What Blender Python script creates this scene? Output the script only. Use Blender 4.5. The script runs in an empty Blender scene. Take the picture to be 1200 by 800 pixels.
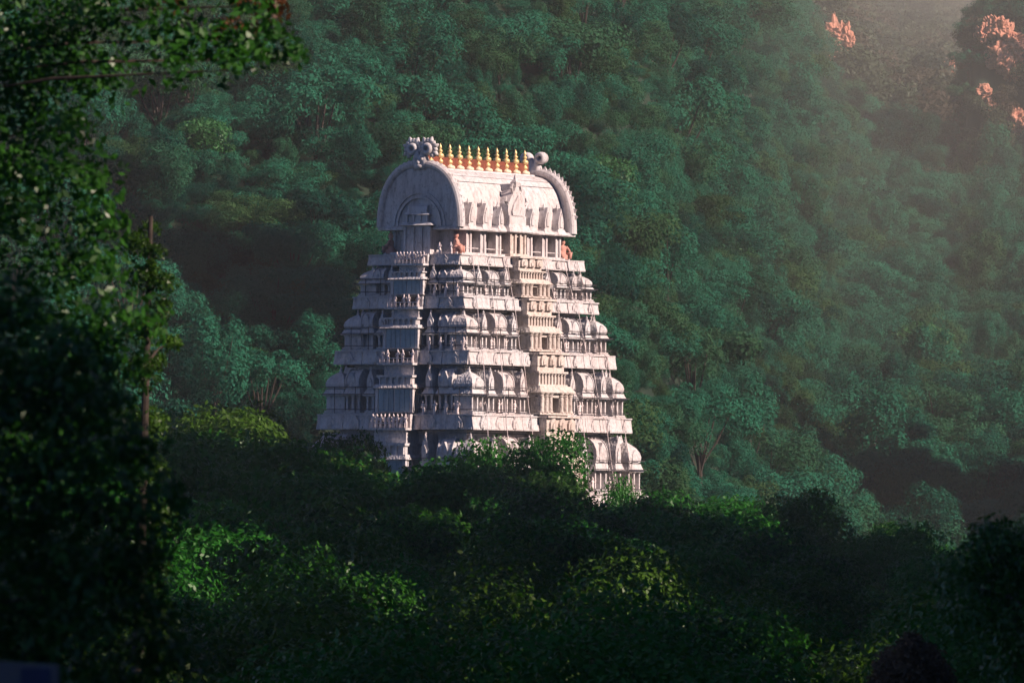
import bpy, bmesh, math, random
import numpy as np
from mathutils import Vector, Matrix

# ------------------------------------------------------------------ camera, sky, sun, exposure
S = bpy.context.scene
COL = S.collection
R = math.radians
FPX = 9000.0                     # focal length in pixels of the 1200 px wide frame
PITCH = math.atan(198 / FPX)
ROLL = 0.008
cam_d = bpy.data.cameras.new("camera")
cam = bpy.data.objects.new("camera", cam_d)
COL.objects.link(cam)
cam_d.sensor_width = 36.0
cam_d.lens = 36.0 * FPX / 1200.0
cam_d.clip_start = 0.5
cam_d.clip_end = 20000
cam_d.dof.use_dof = True
cam_d.dof.focus_distance = 632
cam_d.dof.aperture_fstop = 8.0
cam.matrix_world = Matrix.Rotation(math.pi / 2 + PITCH, 4, 'X') @ Matrix.Rotation(ROLL, 4, 'Z')
S.camera = cam

SUN_AZ = R(64)                   # to the right of the direction back to the viewer
SUN_EL = R(31)
sun_dir = Vector((math.sin(SUN_AZ) * math.cos(SUN_EL), -math.cos(SUN_AZ) * math.cos(SUN_EL), math.sin(SUN_EL)))
w = bpy.data.worlds.new("World")
S.world = w
w.use_nodes = True
wn = w.node_tree
bg = wn.nodes["Background"]
sky = wn.nodes.new("ShaderNodeTexSky")
sky.sky_type = 'NISHITA'
sky.sun_disc = False
sky.sun_elevation = SUN_EL
sky.sun_rotation = math.atan2(sun_dir.x, sun_dir.y)
sky.air_density = 0.6
sky.dust_density = 0.0
sky.ozone_density = 10.0
sky.altitude = 3000
wn.links.new(sky.outputs[0], bg.inputs[0])
bg.inputs[1].default_value = 0.066

sun_d = bpy.data.lights.new("sun", 'SUN')
sun = bpy.data.objects.new("sun", sun_d)
COL.objects.link(sun)
sun_d.energy = 5.0
sun_d.angle = R(0.5)
sun_d.color = (1.0, 0.79, 0.68)
sun.rotation_euler = sun_dir.to_track_quat('Z', 'Y').to_euler()

S.view_settings.view_transform = 'Standard'
S.view_settings.look = 'None'
S.view_settings.gamma = 1.0
S.view_settings.use_curve_mapping = False
S.view_settings.exposure = 0.64
S.render.engine = 'CYCLES'
S.cycles.use_denoising = True
S.cycles.max_bounces = 5
S.cycles.diffuse_bounces = 1
S.cycles.glossy_bounces = 2
S.cycles.transmission_bounces = 2
S.cycles.volume_bounces = 1
S.cycles.transparent_max_bounces = 4
S.cycles.sample_clamp_indirect = 3.0

rng = np.random.default_rng(7)
random.seed(7)


# ------------------------------------------------------------------ helpers
def pix(px, py, d):
    """world point seen at pixel (px, py) of the 1200x800 frame, d metres into the scene"""
    v = cam.matrix_world.to_3x3() @ Vector(((px - 600) / FPX, (400 - py) / FPX, -1))
    return v * (d / v.y)


def tag(o, label=None, cat=None, group=None, kind=None):
    if label: o["label"] = label
    if cat: o["category"] = cat
    if group: o["group"] = group
    if kind: o["kind"] = kind
    return o


def empty(name, loc, rz=0.0):
    o = bpy.data.objects.new(name, None)
    COL.objects.link(o)
    o.location = loc
    o.rotation_euler = (0, 0, rz)
    o.empty_display_size = 0.5
    return o


class MB:
    """collects vertices and faces of one part"""
    def __init__(self):
        self.v, self.f = [], []

    def add(self, vs, fs):
        n = len(self.v)
        self.v += [tuple(p) for p in vs]
        self.f += [tuple(i + n for i in q) for q in fs]

    def loft(self, rings, cap=True):
        n = len(rings[0])
        vs = [p for r in rings for p in r]
        fs = []
        for i in range(len(rings) - 1):
            for j in range(n):
                k = (j + 1) % n
                fs.append((i * n + j, i * n + k, (i + 1) * n + k, (i + 1) * n + j))
        if cap:
            fs.append(tuple(range(n))[::-1])
            fs.append(tuple((len(rings) - 1) * n + j for j in range(n)))
        self.add(vs, fs)

    def build(self, name, mat, parent=None, smooth=False, loc=None, link=True):
        me = bpy.data.meshes.new(name)
        me.from_pydata(self.v, [], self.f)
        bm = bmesh.new()
        bm.from_mesh(me)
        bmesh.ops.recalc_face_normals(bm, faces=bm.faces)
        bm.to_mesh(me)
        bm.free()
        if smooth:
            me.polygons.foreach_set("use_smooth", [True] * len(me.polygons))
        me.materials.append(mat)
        o = bpy.data.objects.new(name, me)
        if link: COL.objects.link(o)
        if parent is not None: o.parent = parent
        if loc is not None: o.location = loc
        return o


# ------------------------------------------------------------------ materials
def newmat(name):
    m = bpy.data.materials.new(name)
    m.use_nodes = True
    nt = m.node_tree
    return m, nt, nt.nodes["Principled BSDF"], nt.nodes["Material Output"]


def N(nt, t, **kw):
    n = nt.nodes.new(t)
    for k, v in kw.items():
        setattr(n, k, v)
    return n


def mixcol(nt, fac, a, b, blend='MIX'):
    n = N(nt, "ShaderNodeMix", data_type='RGBA', blend_type=blend)
    for idx, val in ((0, fac), (6, a), (7, b)):
        if hasattr(val, "links"):
            nt.links.new(val, n.inputs[idx])
        else:
            n.inputs[idx].default_value = val if idx == 0 else (*val, 1)
    return n.outputs[2]


def ramp(nt, src, stops):
    n = N(nt, "ShaderNodeValToRGB")
    e = n.color_ramp.elements
    while len(e) < len(stops): e.new(0.5)
    for el, (p, c) in zip(e, stops):
        el.position = p
        el.color = (c, c, c, 1) if not isinstance(c, tuple) else (*c, 1)
    nt.links.new(src, n.inputs[0])
    return n.outputs[0]


def plaster(name, col, stain, amount=0.55, sc=1.0, carve=0.0):
    m, nt, b, out = newmat(name)
    tc = N(nt, "ShaderNodeTexCoord")
    mp = N(nt, "ShaderNodeMapping")
    mp.inputs[3].default_value = (1.6 * sc, 1.6 * sc, 0.35 * sc)
    nt.links.new(tc.outputs["Object"], mp.inputs[0])
    n1 = N(nt, "ShaderNodeTexNoise"); n1.inputs["Scale"].default_value = 1.5
    n1.inputs["Detail"].default_value = 7; n1.inputs["Roughness"].default_value = .7
    nt.links.new(mp.outputs[0], n1.inputs[0])
    n2 = N(nt, "ShaderNodeTexNoise"); n2.inputs["Scale"].default_value = 3.4 * sc
    n2.inputs["Detail"].default_value = 8; n2.inputs["Roughness"].default_value = .75
    nt.links.new(tc.outputs["Object"], n2.inputs[0])
    n3 = N(nt, "ShaderNodeTexNoise"); n3.inputs["Scale"].default_value = .25
    nt.links.new(tc.outputs["Object"], n3.inputs[0])
    base = mixcol(nt, ramp(nt, n3.outputs[0], [(.38, 0.0), (.62, 1.0)]), col, tuple(c * k for c, k in zip(col, (1.0, .93, .9))))
    s1 = ramp(nt, n1.outputs[0], [(.47, 0.0), (.72, amount)])
    s2 = ramp(nt, n2.outputs[0], [(.53, 0.0), (.68, amount)])
    c1 = mixcol(nt, s1, base, stain)
    c2 = mixcol(nt, s2, c1, tuple(.6 * c for c in stain))
    nt.links.new(c2, b.inputs["Base Color"])
    b.inputs["Roughness"].default_value = .85
    b.inputs["Specular IOR Level"].default_value = .2
    bp = N(nt, "ShaderNodeBump"); bp.inputs["Strength"].default_value = .35; bp.inputs["Distance"].default_value = .05
    nt.links.new(n2.outputs[0], bp.inputs["Height"])
    nt.links.new(bp.outputs[0], b.inputs["Normal"])
    if carve:                                 # shallow carving too fine to model
        vo = N(nt, "ShaderNodeTexVoronoi"); vo.inputs["Scale"].default_value = 3.2
        mp2 = N(nt, "ShaderNodeMapping"); mp2.inputs[3].default_value = (1.5, 1.5, 1.0)
        nt.links.new(tc.outputs["Object"], mp2.inputs[0]); nt.links.new(mp2.outputs[0], vo.inputs[0])
        b2 = N(nt, "ShaderNodeBump"); b2.inputs["Strength"].default_value = carve; b2.inputs["Distance"].default_value = .16
        nt.links.new(vo.outputs["Distance"], b2.inputs["Height"]); nt.links.new(bp.outputs[0], b2.inputs["Normal"])
        nt.links.new(b2.outputs[0], b.inputs["Normal"])
    return m


def simple(name, col, rough=.7, metal=0.0, var=.3, scale=6.0):
    m, nt, b, out = newmat(name)
    tc = N(nt, "ShaderNodeTexCoord")
    n = N(nt, "ShaderNodeTexNoise"); n.inputs["Scale"].default_value = scale; n.inputs["Detail"].default_value = 5
    nt.links.new(tc.outputs["Object"], n.inputs[0])
    c = mixcol(nt, ramp(nt, n.outputs[0], [(.35, 0.0), (.65, 1.0)]), tuple(x * (1 - var) for x in col), tuple(min(1, x * (1 + var)) for x in col))
    nt.links.new(c, b.inputs["Base Color"])
    b.inputs["Roughness"].default_value = rough
    b.inputs["Metallic"].default_value = metal
    return m


def leafmat(name, dark, light, trans=.35, rough=.42, spec=.5, clump=1.0, tree=.55, alt=None, leaf=.45):
    """leaf colours differ from leaf to leaf, from spray to spray and from tree to tree"""
    m, nt, b, out = newmat(name)
    geo = N(nt, "ShaderNodeNewGeometry")
    inf = N(nt, "ShaderNodeObjectInfo")
    tc = N(nt, "ShaderNodeTexCoord")
    n = N(nt, "ShaderNodeTexNoise"); n.inputs["Scale"].default_value = clump; n.inputs["Detail"].default_value = 3
    nt.links.new(tc.outputs["Object"], n.inputs[0])
    a1 = N(nt, "ShaderNodeMath", operation='MULTIPLY'); nt.links.new(geo.outputs["Random Per Island"], a1.inputs[0]); a1.inputs[1].default_value = leaf
    a2 = N(nt, "ShaderNodeMath", operation='MULTIPLY_ADD'); nt.links.new(n.outputs[0], a2.inputs[0]); a2.inputs[1].default_value = .9
    nt.links.new(a1.outputs[0], a2.inputs[2])
    a3 = N(nt, "ShaderNodeMath", operation='MULTIPLY_ADD'); nt.links.new(inf.outputs["Random"], a3.inputs[0]); a3.inputs[1].default_value = tree
    nt.links.new(a2.outputs[0], a3.inputs[2])
    f = ramp(nt, a3.outputs[0], [(.17 + .5 * tree, 0.0), (.72 + .5 * tree, 1.0)])
    c = mixcol(nt, f, dark, light)
    if alt:                                   # some trees are of another kind: olive or dry brown
        q = N(nt, "ShaderNodeMath", operation='MULTIPLY'); nt.links.new(inf.outputs["Random"], q.inputs[0]); q.inputs[1].default_value = 7.31
        q2 = N(nt, "ShaderNodeMath", operation='FRACT'); nt.links.new(q.outputs[0], q2.inputs[0])
        c = mixcol(nt, ramp(nt, q2.outputs[0], [(.62, 0.0), (.98, 1.0)]), c, mixcol(nt, f, tuple(.45 * v for v in alt), alt))
    nt.links.new(c, b.inputs["Base Color"])
    b.inputs["Roughness"].default_value = rough
    b.inputs["Specular IOR Level"].default_value = spec
    tr = N(nt, "ShaderNodeBsdfTranslucent")
    nt.links.new(mixcol(nt, .5, c, (light[0] * 1.3, light[1] * 1.25, light[2] * .6)), tr.inputs[0])
    mx = N(nt, "ShaderNodeMixShader"); mx.inputs[0].default_value = trans
    nt.links.new(b.outputs[0], mx.inputs[1]); nt.links.new(tr.outputs[0], mx.inputs[2])
    nt.links.new(mx.outputs[0], out.inputs[0])
    return m


M_PLASTER = plaster("painted plaster", (.68, .665, .68), (.15, .12, .12), .62)
M_CARVED = plaster("carved painted plaster", (.68, .665, .68), (.16, .12, .12), .46, 1.0, .5)
M_WARM = plaster("cream plaster", (.70, .635, .59), (.20, .14, .11), .6, 1.0, .4)
M_PINK = plaster("terracotta pink plaster", (.66, .36, .30), (.25, .12, .10), .5)
M_PANEL = plaster("blue washed panel", (.34, .47, .55), (.13, .2, .25), .55)
M_STAT = plaster("white figure plaster", (.85, .76, .76), (.4, .3, .3), .3)
M_GOLD = simple("gilded metal", (.84, .60, .29), .45, .45, .25, 3.0)
M_BASE = simple("kalasha base plaster", (.85, .66, .48), .6)
M_RUST = simple("red brown ridge tiles", (.20, .05, .025), .8)
M_DARK = simple("dark metal pipe", (.05, .045, .05), .6)
M_HOLE_SHADE = simple("opening shade", (.06, .055, .06), .9)  # near-black colour stands in for the shade inside openings
M_STONE = plaster("weathered granite", (.34, .32, .30), (.12, .11, .11), .6)
M_BARK = simple("bark", (.045, .034, .026), .9, 0, .4, 9)
M_BARKP = simple("pale bark", (.22, .19, .16), .9, 0, .4, 9)
M_HILL = leafmat("hillside leaves", (.003, .042, .031), (.024, .15, .088), .25, .65, .05, .25, 1.0, (.045, .10, .035), .3)
M_FAR = leafmat("far ridge leaves", (.016, .032, .02), (.06, .085, .045), .25, .5, .2, .2, .9, (.09, .06, .04))
M_VAL = leafmat("valley leaves", (.004, .048, .005), (.028, .165, .014), .32, .42, .3, .45, .9, (.055, .10, .010))
M_VAL2 = leafmat("yellow green leaves", (.012, .045, .005), (.062, .145, .013), .35, .42, .3, .6)
M_NEAR = leafmat("near glossy leaves", (.005, .030, .005), (.03, .125, .012), .35, .38, .5, 1.2)
M_BROWN = leafmat("brown dry leaves", (.04, .028, .018), (.13, .085, .05), .3, .6, .3, .8)
M_RED = leafmat("coppery young leaves", (.07, .03, .012), (.22, .09, .03), .35, .4, .5, 1.5)


def soil():
    m, nt, b, out = newmat("forest soil")
    tc = N(nt, "ShaderNodeTexCoord")
    n = N(nt, "ShaderNodeTexNoise"); n.inputs["Scale"].default_value = .15; n.inputs["Detail"].default_value = 10
    nt.links.new(tc.outputs["Object"], n.inputs[0])
    c = mixcol(nt, ramp(nt, n.outputs[0], [(.35, 0.0), (.65, 1.0)]), (.006, .022, .010), (.016, .035, .016))
    nt.links.new(c, b.inputs["Base Color"])
    b.inputs["Roughness"].default_value = .95
    return m


M_SOIL = soil()


# ------------------------------------------------------------------ terrain
_k = [(rng.normal(size=2), rng.uniform(0, 6.28)) for _ in range(24)]


def fbm(x, y, scale):
    s = 0; a = 1.0; tot = 0
    for i in range(0, 24, 4):
        for (d, p) in _k[i:i + 4]:
            s = s + a * np.sin((x * d[0] + y * d[1]) / scale + p)
        tot += a * 2
        a *= .55; scale /= 1.9
    return s / tot


def sst(a, b, x):
    t = np.clip((x - a) / (b - a), 0, 1)
    return t * t * (3 - 2 * t)


Y0 = [690, 700, 715, 770, 840, 900, 940]


def terrain(x, y):
    x = np.asarray(x, float); y = np.asarray(y, float)
    z = -1.7 + (-15 + 1.7) * sst(2, 95, y + .3 * np.abs(x))
    z = z + 1.2 * fbm(x, y, 40) * sst(60, 140, y)
    # unseen ridges added right of the frame keep the low sun off valley and hill;
    # the gap between them lets it reach the tower
    ys = y + .488 * x                    # constant along the sun's bearing
    m1 = np.full(x.shape, 190.0) if x.shape else 190.0
    for c_, w_, h_ in ((76.5, 5, 106.5), (118, 4, 104), (107, 2.5, 74), (139, 4.5, 74), (168, 3, 76), (205, 3.5, 74), (246, 4, 76), (286, 3.5, 74), (328, 4, 74), (362, 3, 76), (384, 4, 74), (412, 3, 76), (442, 6, 74), (476, 4, 76), (498, 3, 74), (522, 5, 74), (552, 3.5, 74), (578, 4, 74)):   # notches cut in the added ridge so patches of sun reach the trees
        m1 = m1 - (190 - h_) * np.exp(-((ys - c_) / w_) ** 4)
    m1 = m1 * np.exp(-((x - 150) / 42) ** 2) * sst(-330, -180, ys) * (1 - sst(592, 613, ys))
    m2 = (196 + 130 * fbm(ys + 61, ys * .4, 7)) * np.exp(-((x - 210) / 46) ** 2) * sst(660, 678, ys) * (1 - sst(765, 850, ys))
    m3 = (158 + 50 * fbm(ys, ys * .3, 8)) * np.exp(-((x - 235) / 50) ** 2) * sst(990, 1020, ys) * (1 - sst(1112, 1150, ys))
    m2 = np.maximum(m2, m3)
    z = z + m1 + m2
    # main hill behind the tower: steep on the left, falling back into the distance on the right
    u = np.clip(x / np.maximum(y, 300), -.2, .2) * FPX + 600
    sl = np.interp(u, [0, 500, 700, 800, 880, 960, 1050, 1200], [.50, .46, .36, .23, .13, .094, .083, .080])
    y0 = np.interp(u, [0, 300, 600, 800, 900, 1000, 1200], Y0)
    h = sl * np.clip(y - y0 - 22 * fbm(x, y * .3, 34), 0, None)
    sc = np.maximum(y, 650) / 900
    h = h + (3 + .0055 * y) * fbm(x / sc, y / sc, 26) * sst(0, 25, h)
    h = h + .007 * y * fbm(x / sc * 1.3, y / sc * .25 + 40, 14) * sst(10, 60, h) * sst(850, 1000, u)
    h = np.minimum(h, .085 * y + 30)
    # rounded shoulder near the top right corner
    xe = 1104 + 14 * fbm(y, y * .3, 90)
    h2 = np.minimum(np.clip((u - xe) * 5.0, 0, None), (.0615 + .0035 * fbm(x, y, 18)) * y + 14) * sst(2180, 2260, y) * (1 - sst(2420, 2700, y))
    h3 = 0
    return z + np.maximum(np.maximum(h, h2), h3)


def ground_hit(px, py, d0, d1, up=0.0):
    for dd in np.arange(d0, d1, 1.5):
        p = pix(px, py, dd)
        if p.z < float(terrain(p.x, p.y)) + up:
            return p
    return None


def height_sheet(name, xs, ys, mat):
    X, Y = np.meshgrid(xs, ys)
    Z = terrain(X, Y)
    v = np.stack([X, Y, Z], -1).reshape(-1, 3)
    nx, ny = len(xs), len(ys)
    i = np.arange(ny - 1)[:, None] * nx + np.arange(nx - 1)[None]
    f = np.stack([i, i + 1, i + nx + 1, i + nx], -1).reshape(-1, 4)
    me = bpy.data.meshes.new(name)
    me.from_pydata(v.tolist(), [], f.tolist())
    me.polygons.foreach_set("use_smooth", [True] * len(me.polygons))
    me.materials.append(mat)
    o = bpy.data.objects.new(name, me)
    COL.objects.link(o)
    return o


gx = np.concatenate([np.linspace(-900, -200, 15)[:-1], np.arange(-200, 60, 6.0), np.arange(60, 240, 2.5), np.arange(240, 400, 6.0), np.linspace(400, 1500, 24)])
gy = np.concatenate([np.linspace(-700, -60, 15)[:-1], np.arange(-60, 900, 2.5), np.arange(900, 1300, 6), np.arange(1300, 2150, 10), np.arange(2150, 2320, 2.5), np.arange(2320, 2600, 10), np.arange(2600, 7000, 50)])
tag(height_sheet("ground", gx, gy, M_SOIL), kind="structure")


# ------------------------------------------------------------------ foliage
def leaf_cloud(lobes, n, size, seed, shell=.38, up=.35, asp=.5, rough=.65):
    """many single leaves in the outer shell of overlapping lobes; lobes = (cx,cy,cz,rx,ry,rz)"""
    g = np.random.default_rng(seed)
    lobes = np.asarray(lobes, float)
    wgt = (lobes[:, 3] * lobes[:, 4] + lobes[:, 4] * lobes[:, 5] + lobes[:, 3] * lobes[:, 5])
    k = g.choice(len(lobes), n, p=wgt / wgt.sum())
    d = g.normal(size=(n, 3)); d /= np.linalg.norm(d, axis=1)[:, None]
    flip = (d[:, 2] < -.25) & (g.random(n) < .6)
    d[flip, 2] *= -1
    # twig clumps: leaves gather round random directions of their lobe
    rad = 1.06 - shell * g.random(n) ** 1.6 + .05 * g.normal(size=n)
    bump = np.sin(d[:, 0] * 7 + k * 1.7) * np.sin(d[:, 1] * 6 + k * 2.9) * np.sin(d[:, 2] * 8 + k)
    rad = rad * (1 + .16 * bump)
    c = lobes[k, :3] + d * lobes[k, 3:] * rad[:, None]
    nrm = d + g.normal(size=(n, 3)) * rough + np.array([0, 0, up])
    nrm /= np.linalg.norm(nrm, axis=1)[:, None]
    t = np.cross(nrm, g.normal(size=(n, 3))); t /= np.linalg.norm(t, axis=1)[:, None]
    b = np.cross(nrm, t)
    s = size * g.uniform(.6, 1.35, n)[:, None]
    p0 = c - t * s; p2 = c + t * s
    dr = nrm * s * .18
    p1 = c + b * s * asp - dr; p3 = c - b * s * asp - dr
    return np.stack([p0, p1, p2, p3], 1).reshape(-1, 3)


def leaf_mesh(name, verts, mat):
    me = bpy.data.meshes.new(name)
    n = len(verts) // 4
    me.vertices.add(n * 4)
    me.vertices.foreach_set("co", verts.astype(np.float32).ravel())
    me.loops.add(n * 4)
    me.loops.foreach_set("vertex_index", np.arange(n * 4, dtype=np.int32))
    me.polygons.add(n)
    me.polygons.foreach_set("loop_start", np.arange(0, n * 4, 4, dtype=np.int32))
    me.update(calc_edges=True)
    me.materials.append(mat)
    return me


def make_lobes(seed, rx, rz, n, zc, spread=.75, lr=(.3, .5)):
    g = np.random.default_rng(seed)
    L = []
    for i in range(n):
        a = 2.4 * i + g.uniform(-.5, .5)
        q = math.sqrt((i + .5) / n) * spread
        zz = (1 - q * q) * .55 + g.uniform(-.55, .25)
        r = g.uniform(*lr)
        L.append((math.cos(a) * q * rx, math.sin(a) * q * rx, zc + zz * rz, r * rx, r * rx, r * rz * 1.0))
    return L


def tube(mb, pts, rads, seg=6):
    rings = []
    for i, p in enumerate(pts):
        p = Vector(p)
        d = (Vector(pts[min(i + 1, len(pts) - 1)]) - Vector(pts[max(i - 1, 0)])).normalized()
        a = d.orthogonal().normalized()
        b = d.cross(a)
        rings.append([p + (a * math.cos(2 * math.pi * j / seg) + b * math.sin(2 * math.pi * j / seg)) * rads[i] for j in range(seg)])
    # keep neighbouring rings untwisted
    for i in range(1, len(rings)):
        best = min(range(seg), key=lambda k: (rings[i][k] - rings[i - 1][0]).length)
        rings[i] = rings[i][best:] + rings[i][:best]
        if (rings[i][1] - rings[i - 1][1]).length > (rings[i][-1] - rings[i - 1][1]).length:
            rings[i] = [rings[i][0]] + rings[i][1:][::-1]
    mb.loft(rings)


def trunk_mesh(seed, h, r, lobes, mat, nl=6):
    g = random.Random(seed)
    mb = MB()
    bend = Vector((g.uniform(-.4, .4), g.uniform(-.4, .4), 0))
    pts = [Vector((0, 0, -.6)), Vector((0, 0, .1)), bend * .4 + Vector((0, 0, h * .35)), bend + Vector((0, 0, h * .7)), bend * .7 + Vector((0, 0, h))]
    tube(mb, pts, [r * 1.5, r * 1.15, r * .85, r * .6, r * .25], 8)
    for l in lobes[:nl]:
        a = pts[2].lerp(pts[3], g.uniform(.1, .95))
        e = Vector(l[:3])
        m = a.lerp(e, .5) + Vector((0, 0, -.25))
        tube(mb, [a, m, e], [r * .45, r * .3, r * .08], 5)
    return mb.build("trunk", mat, link=False).data


def tree_kind(seed, rx, rz, nl, zc, nleaf, size, mat, trunk_h, trunk_r, bark, rough=.65, **kw):
    lobes = make_lobes(seed, rx, rz, nl, zc, **kw)
    me = leaf_mesh("crown", leaf_cloud(lobes, nleaf, size, seed + 100, rough=rough), mat)
    return me, trunk_mesh(seed, trunk_h, trunk_r, lobes, bark)


def plant_tree(name, kind, loc, rz, s, label, cat, group):
    e = empty(name, loc, rz)
    e.scale = s if isinstance(s, tuple) else (s, s, s)
    tag(e, label, cat, group)
    for nm, me in (("crown", kind[0]), ("trunk", kind[1])):
        o = bpy.data.objects.new(nm, me)
        COL.objects.link(o)
        o.parent = e
    return e


TH = R(58)
TC = pix(557, 598, 640)               # foot of the tower's axis

# ------------------------------------------------------------------ hillside forest
hill_kinds = [
    tree_kind(11, 3.6, 2.6, 11, 5.4, 5200, .12, M_HILL, 5.2, .22, M_BARK, .42),
    tree_kind(12, 3.0, 2.9, 9, 5.8, 4400, .12, M_HILL, 5.6, .2, M_BARK, .42),
    tree_kind(13, 4.4, 2.1, 13, 5.0, 6000, .12, M_HILL, 5.0, .24, M_BARK, .42, spread=.85, lr=(.24, .42)),
    tree_kind(14, 2.6, 2.2, 8, 4.4, 3700, .115, M_HILL, 4.2, .18, M_BARK, .42),
    tree_kind(15, 2.3, 3.8, 10, 6.4, 4300, .12, M_HILL, 6.2, .2, M_BARK, .42, lr=(.28, .46)),
    tree_kind(16, 3.8, 3.0, 18, 5.4, 4600, .125, M_HILL, 5.2, .22, M_BARK, .5, spread=.95, lr=(.16, .30)),
]


def scatter_stuff(name, pts, kinds, mat=None, seed=3):
    """one object: its points carry the crowns of a wood nobody could count"""
    me = bpy.data.meshes.new(name)
    me.from_pydata([tuple(p) for p in pts], [], [])
    g = np.random.default_rng(seed)
    n = len(pts)
    for an, typ, val in (("rz", 'FLOAT', g.uniform(0, 6.28, n)), ("sc", 'FLOAT', np.array(pts)[:, 3] if len(pts[0]) > 3 else g.uniform(.7, 1.35, n))):
        at = me.attributes.new(an, typ, 'POINT')
        at.data.foreach_set("value", val.astype(np.float32))
    o = bpy.data.objects.new(name, me)
    COL.objects.link(o)
    ng = bpy.data.node_groups.new("scatter crowns", 'GeometryNodeTree')
    ng.interface.new_socket("Geometry", in_out='INPUT', socket_type='NodeSocketGeometry')
    ng.interface.new_socket("Geometry", in_out='OUTPUT', socket_type='NodeSocketGeometry')
    gi = ng.nodes.new("NodeGroupInput"); go = ng.nodes.new("NodeGroupOutput")
    iop = ng.nodes.new("GeometryNodeInstanceOnPoints")
    join = ng.nodes.new("GeometryNodeJoinGeometry")
    for k in kinds:
        src = bpy.data.objects.new("crown_source", k[0])
        oi = ng.nodes.new("GeometryNodeObjectInfo")
        oi.inputs["Object"].default_value = src
        oi.inputs["As Instance"].default_value = True
        ng.links.new(oi.outputs["Geometry"], join.inputs[0])
    iop.inputs["Pick Instance"].default_value = True
    ri = ng.nodes.new("FunctionNodeRandomValue"); ri.data_type = 'INT'
    ri.inputs[4].default_value = 0; ri.inputs[5].default_value = len(kinds) - 1
    ng.links.new(ri.outputs[2], iop.inputs["Instance Index"])
    a1 = ng.nodes.new("GeometryNodeInputNamedAttribute"); a1.data_type = 'FLOAT'; a1.inputs[0].default_value = "rz"
    a2 = ng.nodes.new("GeometryNodeInputNamedAttribute"); a2.data_type = 'FLOAT'; a2.inputs[0].default_value = "sc"
    cx = ng.nodes.new("ShaderNodeCombineXYZ")
    ng.links.new(a1.outputs[0], cx.inputs[2])
    e2r = ng.nodes.new("FunctionNodeEulerToRotation")
    ng.links.new(cx.outputs[0], e2r.inputs[0])
    ng.links.new(e2r.outputs[0], iop.inputs["Rotation"])
    ng.links.new(a2.outputs[0], iop.inputs["Scale"])
    ng.links.new(gi.outputs[0], iop.inputs["Points"])
    ng.links.new(join.outputs[0], iop.inputs["Instance"])
    ng.links.new(iop.outputs[0], go.inputs[0])
    md = o.modifiers.new("scatter", 'NODES')
    md.node_group = ng
    return o


ROCKS = [([(966, 44), (974, 40), (982, 44), (990, 42), (978, 48), (996, 48)], 2200, 2.3, "orange sunlit rock outcrop on the hazy hillside, alone left of the others"),
         ([(1104, 80), (1112, 88), (1119, 95), (1124, 99), (1113, 97)], 2300, 1.7, "pointed orange rock outcrop at the left end of the right shoulder"),
         ([(1150, 40), (1160, 33), (1171, 34), (1181, 42), (1188, 54), (1191, 68), (1186, 80), (1178, 70)], 2000, 2.9, "largest orange rock outcrop, an arc near the top right corner"),
         ([(1190, 140), (1195, 147), (1199, 153)], 2000, 2.2, "small orange rock outcrop at the right edge below the largest one"),
         ([(1152, 108), (1158, 118), (1161, 127)], 2000, 1.7, "dim orange rock outcrop below the arc of the largest one")]
ROCK_AT = []
for r in ROCKS:                               # each outcrop is one crag: its blocks share the depth of its nearest foot
    hits = [p.y for p in (ground_hit(px, py, r[1], 6500, 20.0 if r[0][0][0] < 1130 else 2.0) for px, py in r[0]) if p is not None]
    ROCK_AT.append([pix(px, py, min(hits) + 1) for px, py in r[0]])


def clear_of_rocks(X, Y):
    keep = np.ones(len(X), bool)
    for r_, ps in zip(ROCKS, ROCK_AT):
        for p_ in ps:
            keep &= ~((np.abs(X - p_.x) < r_[2] * .9 + 9 * (p_.y > 2330)) & (Y < p_.y + 3) & (Y > p_.y - (9 if p_.y < 2330 else 60)))
    return keep


def jitter_grid(x0, x1, y0, y1, st, seed):
    g = np.random.default_rng(seed)
    X, Y = np.meshgrid(np.arange(x0, x1, st), np.arange(y0, y1, st))
    X = X + g.uniform(-.45, .45, X.shape) * st
    Y = Y + g.uniform(-.45, .45, Y.shape) * st
    return X.ravel(), Y.ravel()


def in_view(X, Y, m=1.12, add=8):
    return np.abs(X) < Y * (600 / FPX) * m + add


X, Y = jitter_grid(-100, 90, 655, 1300, 3.3, 5)
X2, Y2 = jitter_grid(10, 190, 1300, 2560, 5.0, 15)
X, Y = np.concatenate([X, X2]), np.concatenate([Y, Y2])
Z = terrain(X, Y)
Zv = Z / Y * FPX
U = 600 + X / Y * FPX
y00 = np.interp(U, [0, 300, 600, 800, 900, 1000, 1200], Y0)
keep = in_view(X, Y) & (Zv < 650) & (Zv > -190) & (Y > y00 - 45) & (np.hypot(X - TC.x, Y - 640) > 26) & clear_of_rocks(X, Y)
X, Y, Z = X[keep], Y[keep], Z[keep]
g = np.random.default_rng(8)
SC = np.clip(g.lognormal(-.30, .36, len(X)), .36, 1.7) * np.interp(Y, [700, 1300, 2300], [1.0, 1.3, 1.7])
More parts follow.
